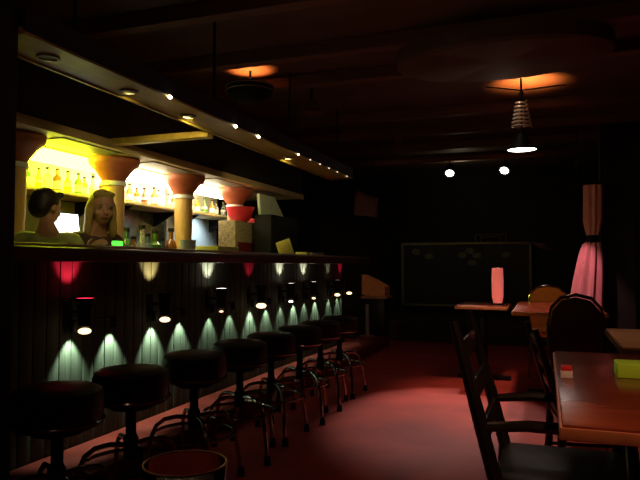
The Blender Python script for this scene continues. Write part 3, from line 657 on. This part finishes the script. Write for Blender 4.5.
o = o.build('lighting_pipe', 'beam'); tag(o, 'pair of thin pipes under the ceiling carrying the two spotlights', 'pipe')
# bowl uplight at the left ceiling
bw = empty('bowl_pendant', (-2.34, 4.72, CZ), 'dark ribbed bowl lamp lighting an orange ceiling patch above the hood', 'lamp')
P(MB().lathe([(0, 2.47), (0.10, 2.48), (0.18, 2.54), (0.205, 2.62), (0.195, 2.62), (0.17, 2.55), (0.10, 2.50), (0, 2.49)], c=(-2.34, 4.72, 0), seg=40), 'bowl', 'black', bw)
P(MB().tube([(-2.34, 4.72, 2.49), (-2.34, 4.72, CZ)], 0.01), 'stem', 'black', bw)
for z in (2.56, 2.60): P(MB().tube([(-2.34+0.205*math.cos(a*PI/16), 4.72+0.205*math.sin(a*PI/16), z+0.01) for a in range(32)], 0.005, 6, closed=True), 'rim_ring', 'frame', bw)
sl = empty('can_light', (-2.02, 5.35, 2.45), 'small unlit can light right of the dark bowl lamp', 'spotlight')
P(MB().lathe([(0, 2.62), (0.07, 2.61), (0.10, 2.53), (0.11, 2.50), (0.10, 2.50), (0, 2.54)], c=(-2.02, 5.35, 0), seg=24), 'housing', 'beam', sl)
P(MB().tube([(-2.02, 5.35, 2.61), (-2.02, 5.35, CZ)], 0.012), 'stem', 'black', sl)

# ------------------------------------------------------------------ lights
ORG = (1.0, 0.30, 0.08)
light('SPOT', 'pendant_up', (-0.12, 5.80, 2.54), 44, ORG, target=(-0.12, 5.84, 2.8), size=0.03, angle=125, blend=0.5)
light('SPOT', 'pendant_down', (-0.17, 5.4, 2.03), 75, (1.0, 0.60, 0.42), target=(0.0, 5.4, 0), size=0.06, angle=78, blend=0.5)
light('SPOT', 'bowl_up', (-2.34, 4.72, 2.60), 30, (1.0, 0.28, 0.07), target=(-2.33, 4.70, 2.8), size=0.03, angle=110, blend=0.4)
light('SPOT', 'curtain_spot', (-0.1, 6.75, 2.15), 75, (1.0, 0.42, 0.50), target=(0.44, 7.6, 0.88), size=0.03, angle=26, blend=0.7)
light('SPOT', 'table_fill_spot', (0.45, 1.05, 2.0), 34, (1.0, 0.45, 0.24), target=(0.30, 1.65, 0.75), size=0.06, angle=70, blend=0.6)  # added fill for near tabletop and front edge, no pendant hangs here
light('SPOT', 'tan_table_spot', (0.7, 3.5, 2.1), 18, (1.0, 0.66, 0.46), target=(0.65, 3.4, 0.75), size=0.06, angle=50, blend=0.6)  # spot over the tan table, no pendant modelled
light('SPOT', 'lectern_spot', (-1.9, 7.6, 2.3), 12, (1.0, 0.62, 0.4), target=(-2.3, 8.6, 0.8), size=0.03, angle=22, blend=0.5)
light('POINT', 'room_fill', (-0.7, 3.0, 2.35), 1.3, (1.0, 0.55, 0.32), size=0.1)  # added bounce fill for the ceiling and stool tops, no real lamp
light('POINT', 'near_glint_fill', (-1.0, 0.75, 2.0), 2.2, (1.0, 0.5, 0.32), size=0.04)  # added to raise glints on the tumbler rim and nearest stool
light('POINT', 'coil_fill', (-0.30, 5.22, 2.42), 0.5, (1.0, 0.75, 0.55), size=0.02)  # added beside the coil to brighten it, not a bulb
light('POINT', 'far_room_fill', (-1.2, 9.6, 2.5), 2.6, (0.9, 0.75, 0.5), size=0.1)  # added dim fill for the far end and right wall
for y, t, p in ((2.15, (-2.95, 3.0, 1.35), 5), (2.72, (-3.1, 3.9, 1.5), 9), (3.3, (-3.32, 5.1, 1.5), 22), (4.9, (-3.1, 6.3, 1.6), 16)):
    light('SPOT', 'hood_downlight', (-2.06, y, 2.005), p, (1.0, 0.80, 0.35), target=t, size=0.03, angle=60, blend=0.6)
light('SPOT', 'lower_panel_fill', (-3.60, 5.0, 1.63), 5, (0.75, 0.95, 1.0), target=(-3.9, 5.0, 1.2), size=0.05, angle=120, blend=0.6)  # added cool fill on the middle lower panel, no fixture under the shelf
light('SPOT', 'lower_panel_fill', (-3.60, 6.35, 1.63), 22, (0.80, 0.95, 1.0), target=(-3.9, 6.35, 1.3), size=0.05, angle=120, blend=0.6)  # same added fill, stronger, on the steel panel

w = bpy.data.worlds.new('World'); S.world = w; w.use_nodes = True
w.node_tree.nodes['Background'].inputs[0].default_value = (0.02, 0.012, 0.008, 1)
w.node_tree.nodes['Background'].inputs[1].default_value = 0.1

# ------------------------------------------------------------------ camera
cam = bpy.data.cameras.new('Camera'); co = bpy.data.objects.new('Camera', cam); C.objects.link(co)
cam.sensor_width = 36; cam.lens = 36*622/640
co.location = (0, 0, 1.1)
co.rotation_euler = (PI/2 + math.atan(25/622), 0, math.radians(19.9))
cam.clip_start = 0.02
S.camera = co
vs = S.view_settings; vs.view_transform = 'Standard'; vs.look = 'None'; vs.exposure = 0; vs.gamma = 1; vs.use_curve_mapping = False
